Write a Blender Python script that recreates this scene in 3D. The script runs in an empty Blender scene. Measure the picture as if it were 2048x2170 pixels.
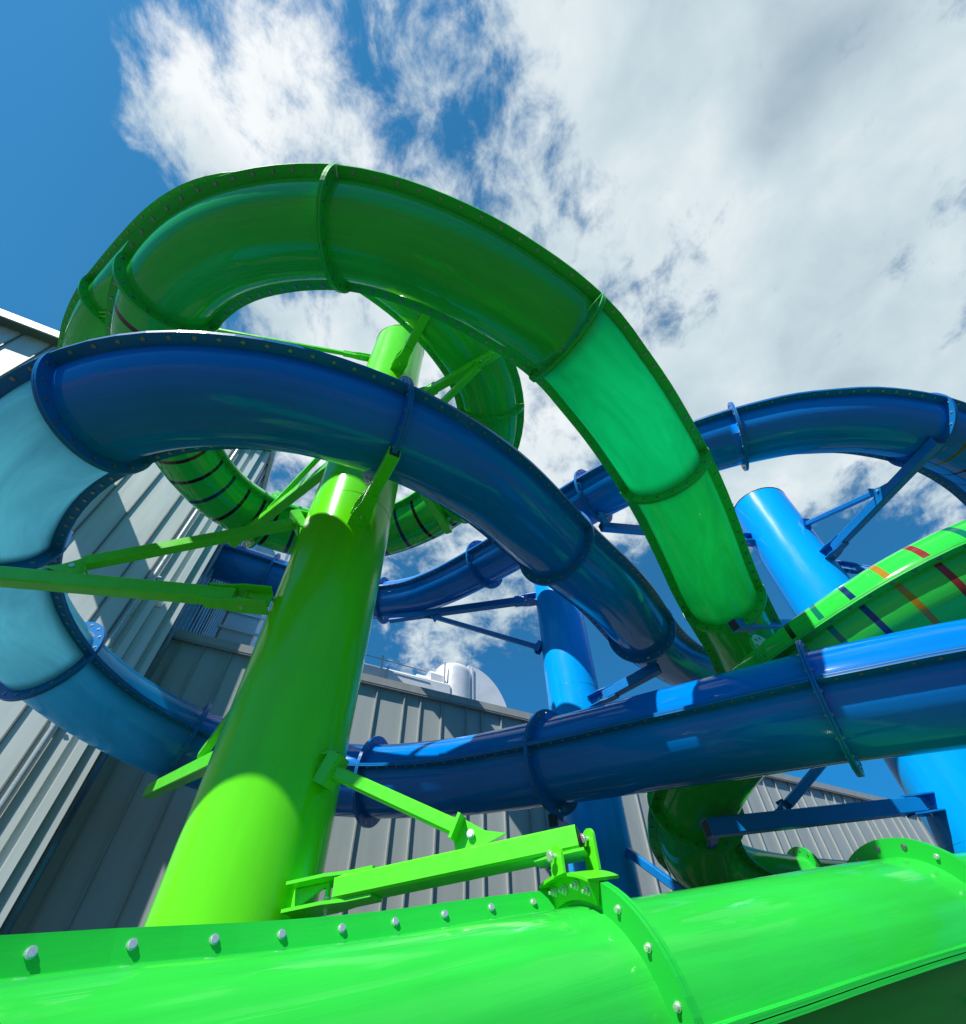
import bpy, bmesh, math, random
import numpy as np
from mathutils import Vector, Matrix
random.seed(4)
R = math.radians
scene = bpy.context.scene
col = scene.collection

# ------------------------------------------------------------------ slide centre lines (metres, from the measured layout)
BLUE_PATH = [
(-10.50,11.59,10.84),(-10.31,11.13,10.81),(-10.09,10.68,10.77),(-9.84,10.24,10.73),(-9.56,9.83,10.69),(-9.23,9.46,10.64),(-8.84,9.15,10.59),
(-8.39,8.93,10.53),(-7.91,8.83,10.47),(-7.41,8.84,10.41),(-6.93,8.95,10.35),(-6.46,9.11,10.30),(-6.00,9.31,10.25),(-5.54,9.52,10.20),
(-5.09,9.73,10.15),(-4.63,9.92,10.10),(-4.16,10.08,10.05),(-3.67,10.19,9.99),(-3.18,10.23,9.94),(-2.68,10.19,9.89),(-2.20,10.06,9.84),
(-1.74,9.87,9.79),(-1.31,9.61,9.75),(-0.90,9.32,9.70),(-0.52,9.01,9.65),(-0.14,8.68,9.60),(0.22,8.34,9.54),(0.58,7.99,9.48),(0.92,7.63,9.43),
(1.26,7.26,9.37),(1.59,6.89,9.31),(1.93,6.53,9.26),(2.28,6.18,9.20),(2.65,5.84,9.13),(3.03,5.52,9.07),(3.43,5.22,9.00),(3.84,4.95,8.93),
(4.28,4.71,8.85),(4.73,4.51,8.77),(5.20,4.34,8.69),(5.68,4.24,8.60),(6.17,4.18,8.52),(6.66,4.20,8.43),(7.15,4.28,8.35),(7.62,4.43,8.28),
(8.07,4.63,8.21),(8.51,4.88,8.14),(8.92,5.16,8.08),(9.31,5.46,8.01),(9.66,5.82,7.95),(9.95,6.22,7.88),(10.14,6.67,7.81),(10.19,7.17,7.74),
(10.11,7.66,7.67),(9.90,8.11,7.62),(9.59,8.50,7.57),(9.21,8.82,7.53),(8.79,9.08,7.49),(8.33,9.29,7.45),(7.86,9.45,7.40),(7.38,9.57,7.35),
(6.88,9.64,7.29),(6.38,9.66,7.24),(5.89,9.63,7.19),(5.40,9.53,7.13),(4.93,9.37,7.08),(4.48,9.15,7.03),(4.07,8.87,6.98),(3.69,8.54,6.93),
(3.36,8.17,6.88),(3.06,7.77,6.83),(2.79,7.35,6.78),(2.53,6.92,6.73),(2.27,6.50,6.69),(1.99,6.09,6.64),(1.68,5.69,6.59),(1.36,5.31,6.55),
(1.04,4.92,6.50),(0.74,4.53,6.46),(0.44,4.13,6.42),(0.12,3.74,6.38),(-0.23,3.38,6.32),(-0.60,3.06,6.26),(-1.00,2.77,6.19),(-1.43,2.52,6.11),
(-1.89,2.32,6.04),(-2.36,2.19,5.96),(-2.85,2.13,5.88),(-3.35,2.17,5.80),(-3.82,2.31,5.73),(-4.27,2.53,5.66),(-4.67,2.82,5.59),(-5.02,3.17,5.53),
(-5.31,3.57,5.47),(-5.53,4.02,5.41),(-5.67,4.50,5.35),(-5.72,4.99,5.29),(-5.70,5.49,5.23),(-5.59,5.97,5.17),(-5.41,6.44,5.11),(-5.15,6.86,5.05),
(-4.83,7.24,4.99),(-4.45,7.56,4.92),(-4.02,7.81,4.86),(-3.55,7.98,4.79),(-3.06,8.07,4.73),(-2.57,8.10,4.67),(-2.07,8.05,4.61),(-1.58,7.94,4.55),
(-1.11,7.78,4.50),(-0.66,7.57,4.44),(-0.23,7.32,4.38),(0.19,7.05,4.33),(0.59,6.75,4.27),(0.97,6.44,4.21),(1.35,6.12,4.15),(1.73,5.79,4.09),
(2.11,5.46,4.03),(2.49,5.14,3.97),(2.87,4.83,3.92),(3.27,4.52,3.87),(3.67,4.23,3.81),(4.09,3.96,3.76),(4.52,3.71,3.70),(4.97,3.49,3.65),
(5.42,3.29,3.59),(5.89,3.10,3.54),(6.36,2.94,3.48),(6.83,2.78,3.43),(7.31,2.64,3.37),(7.79,2.51,3.31),(8.27,2.38,3.26),(8.51,2.33,3.23),]
GREEN_PATH = [
(-10.29,6.31,11.61),(-9.88,6.03,11.54),(-9.50,5.72,11.47),(-9.13,5.39,11.40),(-8.78,5.04,11.33),(-8.45,4.67,11.26),(-8.13,4.29,11.19),
(-7.80,3.92,11.11),(-7.47,3.55,11.04),(-7.11,3.22,10.96),(-6.72,2.91,10.89),(-6.31,2.64,10.82),(-5.89,2.37,10.75),(-5.47,2.11,10.68),
(-5.04,1.86,10.60),(-4.60,1.65,10.53),(-4.13,1.49,10.45),(-3.64,1.41,10.38),(-3.15,1.42,10.30),(-2.66,1.50,10.23),(-2.19,1.65,10.16),
(-1.74,1.86,10.08),(-1.33,2.13,10.01),(-0.94,2.44,9.93),(-0.60,2.79,9.86),(-0.29,3.18,9.78),(-0.03,3.60,9.70),(0.14,4.06,9.62),(0.19,4.55,9.54),
(0.11,5.04,9.46),(-0.09,5.49,9.38),(-0.37,5.90,9.31),(-0.71,6.25,9.23),(-1.11,6.54,9.16),(-1.56,6.76,9.10),(-2.03,6.90,9.04),(-2.53,6.95,8.99),
(-3.02,6.91,8.94),(-3.50,6.78,8.88),(-3.94,6.55,8.83),(-4.32,6.24,8.77),(-4.63,5.84,8.71),(-4.83,5.39,8.64),(-4.94,4.91,8.58),(-4.97,4.42,8.51),
(-4.93,3.92,8.43),(-4.83,3.44,8.36),(-4.67,2.97,8.28),(-4.45,2.53,8.21),(-4.16,2.13,8.14),(-3.81,1.78,8.07),(-3.40,1.50,8.00),(-2.95,1.30,7.92),
(-2.48,1.18,7.84),(-1.99,1.12,7.77),(-1.49,1.12,7.69),(-1.00,1.20,7.61),(-0.53,1.34,7.52),(-0.08,1.52,7.44),(0.36,1.75,7.36),(0.78,2.01,7.29),
(1.17,2.32,7.21),(1.50,2.68,7.12),(1.82,3.05,7.03),(2.12,3.44,6.95),(2.41,3.84,6.85),(2.68,4.25,6.76),(2.93,4.67,6.66),(3.17,5.10,6.56),
(3.40,5.53,6.46),(3.65,5.95,6.37),(3.92,6.37,6.28),(4.19,6.78,6.20),(4.44,7.21,6.13),(4.66,7.65,6.06),(4.88,8.09,5.99),(5.15,8.51,5.92),
(5.49,8.86,5.85),(5.94,9.06,5.78),(6.44,9.06,5.71),(6.90,8.90,5.65),(7.32,8.62,5.60),(7.66,8.27,5.55),(7.94,7.85,5.49),(8.13,7.39,5.44),
(8.23,6.91,5.39),(8.24,6.41,5.34),(8.16,5.92,5.29),(8.01,5.45,5.25),(7.78,5.00,5.20),(7.50,4.59,5.16),(7.17,4.22,5.11),(6.79,3.90,5.07),
(6.35,3.66,5.02),(5.87,3.56,4.97),(5.38,3.63,4.92),(4.94,3.85,4.86),(4.55,4.15,4.79),(4.20,4.50,4.71),(3.88,4.88,4.63),(3.58,5.26,4.54),
(3.31,5.67,4.43),(3.09,6.11,4.32),(2.93,6.56,4.20),(2.83,7.04,4.06),(2.81,7.51,3.91),(2.87,7.98,3.75),(3.05,8.41,3.59),(3.39,8.75,3.46),
(3.82,8.98,3.36),(4.30,9.11,3.29),(4.79,9.18,3.24),(5.29,9.19,3.19),(5.79,9.17,3.15),(6.28,9.09,3.11),(6.76,8.96,3.06),(7.22,8.77,3.01),
(7.64,8.51,2.96),(8.01,8.18,2.91),(8.30,7.78,2.86),(8.49,7.32,2.81),(8.56,6.83,2.75),(8.48,6.34,2.70),(8.27,5.89,2.65),(7.94,5.52,2.60),
(7.54,5.23,2.54),(7.08,5.03,2.50),(6.60,4.90,2.45),(6.11,4.83,2.41),(5.61,4.80,2.36),(5.11,4.80,2.32),(4.62,4.80,2.28),(4.12,4.77,2.23),
(3.63,4.68,2.18),(3.16,4.52,2.13),(2.71,4.30,2.06),(2.27,4.08,1.98),(1.82,3.88,1.90),(1.37,3.68,1.82),(0.93,3.47,1.74),(0.48,3.25,1.66),
(0.06,3.00,1.58),(-0.35,2.73,1.49),(-0.74,2.42,1.41),(-1.09,2.07,1.34),(-1.38,1.68,1.26),(-1.62,1.24,1.20),(-1.81,0.79,1.13),(-1.99,0.32,1.07),
(-2.14,-0.15,1.00),(-2.27,-0.63,0.93),]

# ------------------------------------------------------------------ helpers
def link(o, parent=None):
    col.objects.link(o)
    if parent is not None: o.parent = parent
    return o

def tag(o, label=None, cat=None, group=None, kind=None):
    if label: o['label'] = label
    if cat: o['category'] = cat
    if group: o['group'] = group
    if kind: o['kind'] = kind
    return o

def empty(name, loc, label, cat, group=None):
    o = bpy.data.objects.new(name, None); col.objects.link(o)
    o.location = loc; o.empty_display_size = .3
    return tag(o, label, cat, group)

class MB:
    """collects faces, then links them as one mesh object (world coordinates)"""
    def __init__(s): s.v = []; s.f = []; s.m = []; s.uv = []; s.sm = []
    def add(s, verts, faces, mi=0, uvs=None, smooth=False):
        n = len(s.v); s.v += [tuple(p) for p in verts]
        for k, f in enumerate(faces):
            s.f.append(tuple(n + i for i in f)); s.m.append(mi if isinstance(mi, int) else mi[k])
            s.uv.append(uvs[k] if uvs else [(0, 0)] * len(f)); s.sm.append(smooth)
    def box(s, c, ax, ay, az, mi=0):
        c = Vector(c); ax = Vector(ax); ay = Vector(ay); az = Vector(az)
        P = [c + sx * ax + sy * ay + sz * az for sx in (-1, 1) for sy in (-1, 1) for sz in (-1, 1)]
        s.add(P, [(0, 1, 3, 2), (4, 6, 7, 5), (0, 4, 5, 1), (2, 3, 7, 6), (0, 2, 6, 4), (1, 5, 7, 3)], mi)
    def rbox(s, c, ax, ay, az, mi=0, r=.012):
        """box with chamfered long edges (along ax)"""
        c = Vector(c); ax = Vector(ax); ay = Vector(ay); az = Vector(az)
        hy, hz = ay.length, az.length; r = min(r, hy * .4, hz * .4); uy = ay.normalized(); uz = az.normalized()
        q = [(-hy + r, -hz), (hy - r, -hz), (hy, -hz + r), (hy, hz - r), (hy - r, hz), (-hy + r, hz), (-hy, hz - r), (-hy, -hz + r)]
        V = [c + sx * ax + y * uy + z * uz for sx in (-1, 1) for y, z in q]
        s.add(V, [tuple(range(7, -1, -1)), tuple(range(8, 16))] + [(i, (i + 1) % 8, 8 + (i + 1) % 8, 8 + i) for i in range(8)], mi)
    def prism(s, pts, d, mi=0):
        """flat outline pts extruded by vector d"""
        n = len(pts); d = Vector(d); V = [Vector(p) for p in pts] + [Vector(p) + d for p in pts]
        s.add(V, [tuple(range(n - 1, -1, -1)), tuple(range(n, 2 * n))] + [(i, (i + 1) % n, n + (i + 1) % n, n + i) for i in range(n)], mi)
    def cyl(s, a, b, r, n=24, mi=0, cap=True, r2=None):
        a = Vector(a); b = Vector(b); t = (b - a).normalized(); r2 = r if r2 is None else r2
        x = t.orthogonal().normalized(); y = t.cross(x)
        L = (b - a).length
        V = []
        for i in range(n):
            w = math.tau * i / n; d = math.cos(w) * x + math.sin(w) * y
            V += [a + d * r, b + d * r2]
        F = []; U = []
        for i in range(n):
            j = (i + 1) % n; F.append((2 * i, 2 * j, 2 * j + 1, 2 * i + 1))
            U.append([(0, i / n * 6.28 * r), (0, (i + 1) / n * 6.28 * r), (L, (i + 1) / n * 6.28 * r), (L, i / n * 6.28 * r)])
        s.add(V, F, mi, U, True)
        if cap:
            s.add([V[2 * i] for i in range(n)], [tuple(range(n - 1, -1, -1))], mi)
            s.add([V[2 * i + 1] for i in range(n)], [tuple(range(n))], mi)
    def build(s, name, mats, parent=None, weld=False):
        me = bpy.data.meshes.new(name); me.from_pydata(s.v, [], s.f)
        for m in (mats if isinstance(mats, (list, tuple)) else [mats]): me.materials.append(m)
        me.polygons.foreach_set('material_index', s.m); me.polygons.foreach_set('use_smooth', s.sm)
        ul = me.uv_layers.new(name='UVMap'); flat = [c for u in s.uv for p in u for c in p]
        ul.data.foreach_set('uv', flat)
        me.update()
        o = bpy.data.objects.new(name, me)
        link(o, parent)
        if parent is not None:
            w = parent.matrix_world if parent.type != 'EMPTY' or parent.parent else Matrix.Translation(parent.location)
            p = parent; off = Vector((0, 0, 0))
            while p is not None: off += p.location; p = p.parent
            o.location = -off           # geometry is in world coordinates
        return o

# ------------------------------------------------------------------ materials
def mat(name):
    m = bpy.data.materials.new(name); m.use_nodes = True; nt = m.node_tree
    return m, nt, nt.nodes['Principled BSDF'], nt.nodes['Material Output']

def noise(nt, vec, scale, detail=4, rough=.55, sx=(1, 1, 1), dist=0):
    mp = nt.nodes.new('ShaderNodeMapping'); mp.inputs['Scale'].default_value = sx
    nt.links.new(vec, mp.inputs['Vector'])
    n = nt.nodes.new('ShaderNodeTexNoise'); n.inputs['Scale'].default_value = scale
    n.inputs['Detail'].default_value = detail; n.inputs['Roughness'].default_value = rough; n.inputs['Distortion'].default_value = dist
    nt.links.new(mp.outputs['Vector'], n.inputs['Vector'])
    return n.outputs['Fac']

def ramp(nt, fac, a, b, ca, cb):
    r = nt.nodes.new('ShaderNodeValToRGB'); e = r.color_ramp.elements
    e[0].position = a; e[1].position = b; e[0].color = (*ca, 1); e[1].color = (*cb, 1)
    nt.links.new(fac, r.inputs['Fac']); return r.outputs['Color']

def mul(c, k): return tuple(min(1, x * k) for x in c)

def gelcoat(name, c, glow=None, fac=.5, rough=.075, var=.14):
    """glossy moulded fibreglass; glow = colour of the light that comes through a translucent panel"""
    m, nt, p, out = mat(name)
    uv = nt.nodes.new('ShaderNodeUVMap').outputs['UV']
    n1 = noise(nt, uv, 1.0, 5, .6, (.35, 9, 1)); n2 = noise(nt, uv, 1.0, 3, .5, (.8, 1.5, 1))
    add = nt.nodes.new('ShaderNodeMath'); add.operation = 'ADD'
    nt.links.new(n1, add.inputs[0]); nt.links.new(n2, add.inputs[1])
    half = nt.nodes.new('ShaderNodeMath'); half.operation = 'MULTIPLY'; half.inputs[1].default_value = .5
    nt.links.new(add.outputs[0], half.inputs[0])
    cc = ramp(nt, half.outputs[0], .35, .65, mul(c, 1 - var), mul(c, 1 + var))
    sc = ramp(nt, noise(nt, uv, 1.0, 8, .7, (.9, 5, 1), 1.2), .6, .78, (0, 0, 0), (.16, .16, .16))
    mxs = nt.nodes.new('ShaderNodeMix'); mxs.data_type = 'RGBA'; nt.links.new(sc, mxs.inputs['Factor']); nt.links.new(cc, mxs.inputs['A']); mxs.inputs['B'].default_value = (*[min(1, .35 + x * .6) for x in c], 1)
    nt.links.new(mxs.outputs['Result'], p.inputs['Base Color'])
    p.inputs['IOR'].default_value = 1.5; p.inputs['Specular IOR Level'].default_value = .3
    rr = ramp(nt, noise(nt, uv, 1.0, 5, .65, (.5, 14, 1)), .3, .75, (rough * .5,) * 3, (rough * 2.1,) * 3)
    nt.links.new(rr, p.inputs['Roughness'])
    bp = nt.nodes.new('ShaderNodeBump'); bp.inputs['Strength'].default_value = .32; bp.inputs['Distance'].default_value = .012
    hs = noise(nt, uv, 1.0, 4, .55, (.45, 7, 1), .4)
    nt.links.new(hs, bp.inputs['Height']); nt.links.new(bp.outputs['Normal'], p.inputs['Normal'])
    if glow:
        at = nt.nodes.new('ShaderNodeAttribute'); at.attribute_name = 'edge'  # less light passes near joints and seams: thicker laminate plus painted-in flange shade
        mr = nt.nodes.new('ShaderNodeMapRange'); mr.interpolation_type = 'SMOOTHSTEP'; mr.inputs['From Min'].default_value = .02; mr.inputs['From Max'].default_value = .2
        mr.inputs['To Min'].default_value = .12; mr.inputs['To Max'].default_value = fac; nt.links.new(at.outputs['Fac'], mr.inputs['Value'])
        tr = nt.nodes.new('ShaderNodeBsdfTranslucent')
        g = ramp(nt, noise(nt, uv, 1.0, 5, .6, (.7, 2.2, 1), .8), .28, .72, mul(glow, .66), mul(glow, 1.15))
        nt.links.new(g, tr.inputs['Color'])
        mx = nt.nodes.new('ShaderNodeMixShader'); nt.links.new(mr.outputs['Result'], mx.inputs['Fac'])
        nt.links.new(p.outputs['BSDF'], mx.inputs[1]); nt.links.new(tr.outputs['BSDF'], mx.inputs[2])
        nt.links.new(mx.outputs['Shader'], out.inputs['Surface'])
    return m

def paint(name, c, rough=.3, var=.08, metallic=0, bump=.06, scale=6, spec=.5, sx=None):
    m, nt, p, out = mat(name)
    co = nt.nodes.new('ShaderNodeTexCoord').outputs['Object']
    if sx:
        mp = nt.nodes.new('ShaderNodeMapping'); mp.inputs['Scale'].default_value = sx; nt.links.new(co, mp.inputs['Vector']); co = mp.outputs['Vector']
    nt.links.new(ramp(nt, noise(nt, co, scale, 5, .6), .3, .7, mul(c, 1 - var), mul(c, 1 + var)), p.inputs['Base Color'])
    nt.links.new(ramp(nt, noise(nt, co, scale * 2.3, 4, .6), .3, .7, (rough * .8,) * 3, (rough * 1.25,) * 3), p.inputs['Roughness'])
    p.inputs['Metallic'].default_value = metallic; p.inputs['Specular IOR Level'].default_value = spec
    bp = nt.nodes.new('ShaderNodeBump'); bp.inputs['Strength'].default_value = bump; bp.inputs['Distance'].default_value = .01
    nt.links.new(noise(nt, co, scale * 9, 3, .6), bp.inputs['Height']); nt.links.new(bp.outputs['Normal'], p.inputs['Normal'])
    return m

GREEN = (.026, .5, .05); BLUEC = (.0003, .165, .58)
M = {}
M['green'] = gelcoat('green_fibreglass', GREEN)
M['green_flange'] = gelcoat('green_fibreglass_flange', (.016, .5, .045), rough=.28)
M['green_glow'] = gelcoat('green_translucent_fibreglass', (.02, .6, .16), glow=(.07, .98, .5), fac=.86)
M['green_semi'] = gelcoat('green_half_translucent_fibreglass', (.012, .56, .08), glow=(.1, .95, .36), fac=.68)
M['blue'] = gelcoat('blue_fibreglass', BLUEC)
M['blue_flange'] = gelcoat('blue_fibreglass_flange', (.0005, .14, .42), rough=.28)
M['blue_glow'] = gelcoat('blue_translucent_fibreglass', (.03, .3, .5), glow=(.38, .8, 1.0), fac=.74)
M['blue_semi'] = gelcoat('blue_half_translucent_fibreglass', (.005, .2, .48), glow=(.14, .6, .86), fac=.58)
M['st_black'] = gelcoat('black_stripe', (.02, .008, .008)); M['st_teal'] = gelcoat('teal_stripe', (.005, .14, .09))
M['st_navy'] = gelcoat('navy_stripe', (.006, .03, .1)); M['st_yellow'] = gelcoat('amber_stripe', (.34, .17, .01)); M['st_red'] = gelcoat('red_stripe', (.22, .025, .02)); M['st_brown'] = gelcoat('dark_red_stripe', (.07, .012, .008)); M['st_olive'] = gelcoat('olive_stripe', (.16, .12, .008))
STR = ['st_black', 'st_teal', 'st_navy', 'st_yellow', 'st_red', 'st_brown', 'st_olive']
FAR = ['st_black', 'st_black', 'st_navy', 'st_black', 'st_brown']; SUNNY = ['st_red', 'st_yellow', 'st_navy', 'st_teal', 'st_black', 'st_teal']; DUSK = ['st_olive', 'st_black', 'st_brown', 'st_black', 'st_navy']
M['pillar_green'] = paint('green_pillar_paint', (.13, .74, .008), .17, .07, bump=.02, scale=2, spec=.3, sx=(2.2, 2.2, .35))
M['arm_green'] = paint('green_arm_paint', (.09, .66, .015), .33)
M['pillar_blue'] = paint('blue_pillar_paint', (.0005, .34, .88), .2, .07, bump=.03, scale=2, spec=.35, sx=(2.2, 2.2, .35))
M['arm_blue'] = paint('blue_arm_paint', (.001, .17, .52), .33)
M['rim_and_hollow'] = paint('dark_rim_and_hollow_shade', (.02, .03, .03), .5)
M['zinc_dull'] = paint('dull_zinc', (.3, .32, .31), .42, .12, metallic=.9, scale=60)  # darker, slightly rougher zinc
M['zinc'] = paint('galvanised_bolt', (.78, .77, .75), .38, .12, metallic=.75, scale=60)
M['duct'] = paint('galvanised_duct', (.74, .74, .73), .34, .08, metallic=.3, bump=.3, scale=3)
M['strap'] = paint('duct_strap', (.6, .62, .64), .4, .05, metallic=.3)
M['wall_light'] = paint('pale_metal_cladding', (.5, .555, .54), .36, .1, bump=.03, scale=1.6, sx=(1.6, 1.6, .18))
M['wall_grey'] = paint('grey_metal_cladding', (.35, .39, .38), .42, .1, bump=.03, scale=1.6, sx=(1.6, 1.6, .18))
M['wall_dark'] = paint('corrugated_cladding', (.2, .26, .28), .22, .08, metallic=.6, bump=.05, scale=2)
M['rib'] = paint('cladding_seam', (.15, .17, .17), .45)
M['rib_grey'] = paint('grey_cladding_seam', (.3, .33, .32), .4)
M['fascia'] = paint('white_fascia', (.72, .74, .72), .4)
M['soffit'] = paint('soffit_metal', (.1, .13, .12), .5)
M['pipe'] = paint('downpipe_metal', (.4, .44, .43), .3, metallic=.3)
M['cap'] = paint('roof_cap_metal', (.3, .31, .3), .4)
M['roof'] = paint('roof_sheet', (.3, .32, .32), .5)
M['ground'] = paint('paving_concrete', (.045, .045, .043), .85, .2, bump=.4, scale=1.3)

# ------------------------------------------------------------------ tube slides
TUBE_R, FL_R, RING_R = .5, .615, .62

class Path:
    def __init__(s, pts):
        P = np.array(pts, float); P = np.vstack([2 * P[0] - P[1], P, 2 * P[-1] - P[-2]])
        out = []
        for i in range(1, len(P) - 2):
            for u in np.linspace(0, 1, 10, endpoint=False):
                a, b, c, d = P[i - 1:i + 3]
                out.append(.5 * ((2 * b) + (c - a) * u + (2 * a - 5 * b + 4 * c - d) * u * u + (3 * b - a - 3 * c + d) * u ** 3))
        out.append(P[-2]); s.Q = np.array(out)
        s.S = np.concatenate([[0], np.cumsum(np.linalg.norm(np.diff(s.Q, axis=0), axis=1))]); s.L = s.S[-1]
    def at(s, t):
        return Vector([float(np.interp(t, s.S, s.Q[:, k])) for k in range(3)])
    def frame(s, t, roll=0):
        c = s.at(t); T = (s.at(min(t + .12, s.L)) - s.at(max(t - .12, 0))).normalized()
        side = T.cross(Vector((0, 0, 1))).normalized(); up = side.cross(T).normalized()
        if roll:
            cr, sr = math.cos(roll), math.sin(roll); side, up = cr * side + sr * up, cr * up - sr * side
        return c, T, side, up

CAMP = Vector((0, 0, 1.6))
NSEG = 56
def tube_section(path, s0, s1, body, flange_m, parent, roll=0, stripes=None):
    """one moulded section between two joints: shell (child: seam_flange)"""
    st = list(np.arange(s0, s1, .14)) + [s1]
    band = {}
    if stripes:
        first, step, w, seq = stripes; x = first; k = 0
        st = [q for q in st]
        while x + w < s1:
            st = [q for q in st if not (x - .03 < q < x + w + .03)] + [x, x + w]; band[round(x, 4)] = seq[k % len(seq)]; x += step; k += 1
        st.sort()
    mats = [M[body]] + [M[n] for n in STR] if stripes else [M[body]]
    V = []; F = []; mi = []; U = []
    for t in st:
        c, T, sd, up = path.frame(t, roll)
        for i in range(NSEG):
            w = math.tau * i / NSEG; V.append(c + TUBE_R * (math.cos(w) * sd + math.sin(w) * up))
    per = math.tau * TUBE_R
    for a in range(len(st) - 1):
        b = band.get(round(st[a], 4))
        for i in range(NSEG):
            j = (i + 1) % NSEG
            F.append((a * NSEG + i, (a + 1) * NSEG + i, (a + 1) * NSEG + j, a * NSEG + j)); mi.append(1 + STR.index(b) if b else 0)
            U.append([(st[a], i / NSEG * per), (st[a + 1], i / NSEG * per), (st[a + 1], (i + 1) / NSEG * per), (st[a], (i + 1) / NSEG * per)])
    mb = MB(); mb.add(V, F, mi, U, True)
    o = mb.build('tube_section', mats, parent)
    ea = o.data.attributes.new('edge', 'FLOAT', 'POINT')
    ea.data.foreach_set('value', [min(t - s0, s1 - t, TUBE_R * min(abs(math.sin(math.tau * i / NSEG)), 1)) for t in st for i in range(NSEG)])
    fl = MB()
    tt = list(np.arange(s0 + .03, s1 - .03, .2)) + [s1 - .03]
    for sgn in (-1, 1):
        for lo, hi in ((-.021, -.002), (.002, .021)):
            V = []
            for t in tt:
                c, T, sd, up = path.frame(t, roll)
                for rr, hh in ((TUBE_R - .015, lo), (FL_R, lo), (FL_R, hi), (TUBE_R - .015, hi)): V.append(c + sgn * sd * rr + up * hh)
            n = len(tt); F = []; U = []
            for a in range(n - 1):
                for e in range(4):
                    g = (e + 1) % 4; F.append((4 * a + e, 4 * (a + 1) + e, 4 * (a + 1) + g, 4 * a + g))
                    U.append([(tt[a], e * .1), (tt[a + 1], e * .1), (tt[a + 1], e * .1 + .1), (tt[a], e * .1 + .1)])
            F += [(3, 2, 1, 0), tuple(4 * (n - 1) + e for e in range(4))]; U += [[(0, 0)] * 4] * 2
            fl.add(V, F, 0, U)
    fl.build('seam_flange', M[flange_m], o)
    return o

def joint(path, t, m, parent):
    c, T, sd, up = path.frame(t); mb = MB(); n = 64
    for lo, hi in ((-.024, -.002), (.002, .024)):
        V = []
        for i in range(n):
            w = math.tau * i / n; d = math.cos(w) * sd + math.sin(w) * up
            for rr, hh in ((TUBE_R - .02, lo), (RING_R, lo), (RING_R, hi), (TUBE_R - .02, hi)): V.append(c + d * rr + T * hh)
        F = []
        for i in range(n):
            j = (i + 1) % n
            for e in range(4):
                g = (e + 1) % 4; F.append((4 * i + e, 4 * i + g, 4 * j + g, 4 * j + e))
        mb.add(V, F)
    return mb.build('joint_flange', m, parent)

def bolt_mesh():
    mb = MB()
    # one turned profile: stud end, nut, washer, shank through the flange, washer, head
    prof = [(0, .066), (.0085, .064), (.0085, .045), (.0165, .044), (.0165, .029), (.022, .0285), (.022, .0215), (.009, .0212), (.009, -.0212), (.022, -.0215), (.022, -.0285), (.0165, -.029), (.0155, -.041), (0, -.0425)]
    n = 12; V = [(r * math.cos(math.tau * i / n), r * math.sin(math.tau * i / n), z) for r, z in prof for i in range(n)]
    mb.add(V, [(a * n + i, (a + 1) * n + i, (a + 1) * n + (i + 1) % n, a * n + (i + 1) % n) for a in range(len(prof) - 1) for i in range(n)])
    for i in range(len(mb.sm)): mb.sm[i] = False
    return mb
BOLT = bolt_mesh()
def shorter(v): return (v[0] * .95, v[1] * .95, max(-.033, min(v[2], .034)))
_b = bpy.data.meshes.new('bolt'); _b.from_pydata(BOLT.v, [], BOLT.f); _b.materials.append(M['zinc']); _b.update()
_bd = bpy.data.meshes.new('bolt'); _bd.from_pydata([shorter(v) for v in BOLT.v], [], BOLT.f)
_bs = bpy.data.meshes.new('bolt'); _bs.from_pydata([shorter(v) for v in BOLT.v], [], BOLT.f); _bs.materials.append(M['zinc']); _bs.update(); _bd.materials.append(M['zinc_dull']); _bd.update()

def place_bolts(list_, root, limit=100):
    """nearest ones as parts, the tiny far ones as one part"""
    L = sorted(list_, key=lambda q: (q[0] - CAMP).length)
    for p, ax, seam in L[:limit]:
        near = (p - CAMP).length < 5.4 and p.z < 2.9
        o = bpy.data.objects.new('bolt', (_bs if seam else _b) if near and not (seam and p.x > .62) else _bd); link(o, root); k = .8 if near else .9; kz = .62 if near and seam and p.x > .62 else 1
        o.matrix_local = Matrix.Translation(p - root.location) @ ax.to_track_quat('Z', 'Y').to_matrix().to_4x4() @ Matrix.Diagonal((k, k, kz, 1))
    rest = MB()
    for p, ax, seam in L[limit:]:
        q = ax.to_track_quat('Z', 'Y').to_matrix()
        rest.add([p + q @ Vector(shorter(v)) for v in BOLT.v], BOLT.f)
    if L[limit:]:
        o = rest.build('bolt', M['zinc_dull'], root); o['kind'] = 'stuff'; o['label'] = 'small far bolts along the flanges'

def slide(root, path, secs, flange_m, pitch):
    """secs: list of (s_start, body material, roll, stripes); the last entry ends the slide"""
    bolts = []
    for k in range(len(secs) - 1):
        s0, body, roll, stp = secs[k]; s1 = secs[k + 1][0]
        tube_section(path, s0, s1, body, flange_m, root, roll, stp)
        n = max(2, round((s1 - s0 - .34) / (.248 if path is GP and s0 > 65 else pitch)))
        for i in range(n + 1):
            t = s0 + .17 + (s1 - s0 - .34) * i / n
            c, T, sd, up = path.frame(t, roll)
            for sgn in (-1, 1): bolts.append((c + sgn * sd * (TUBE_R + .066), up.copy(), True))
        joint(path, s0, M[flange_m], root)
        c, T, sd, up = path.frame(s0)
        for i in range(18):
            w = math.tau * (i + .5) / 18; bolts.append((c + (TUBE_R + .066) * (math.cos(w) * sd + math.sin(w) * up), -T.copy(), False))
    joint(path, secs[-1][0], M[flange_m], root)
    place_bolts(bolts, root)

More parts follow.
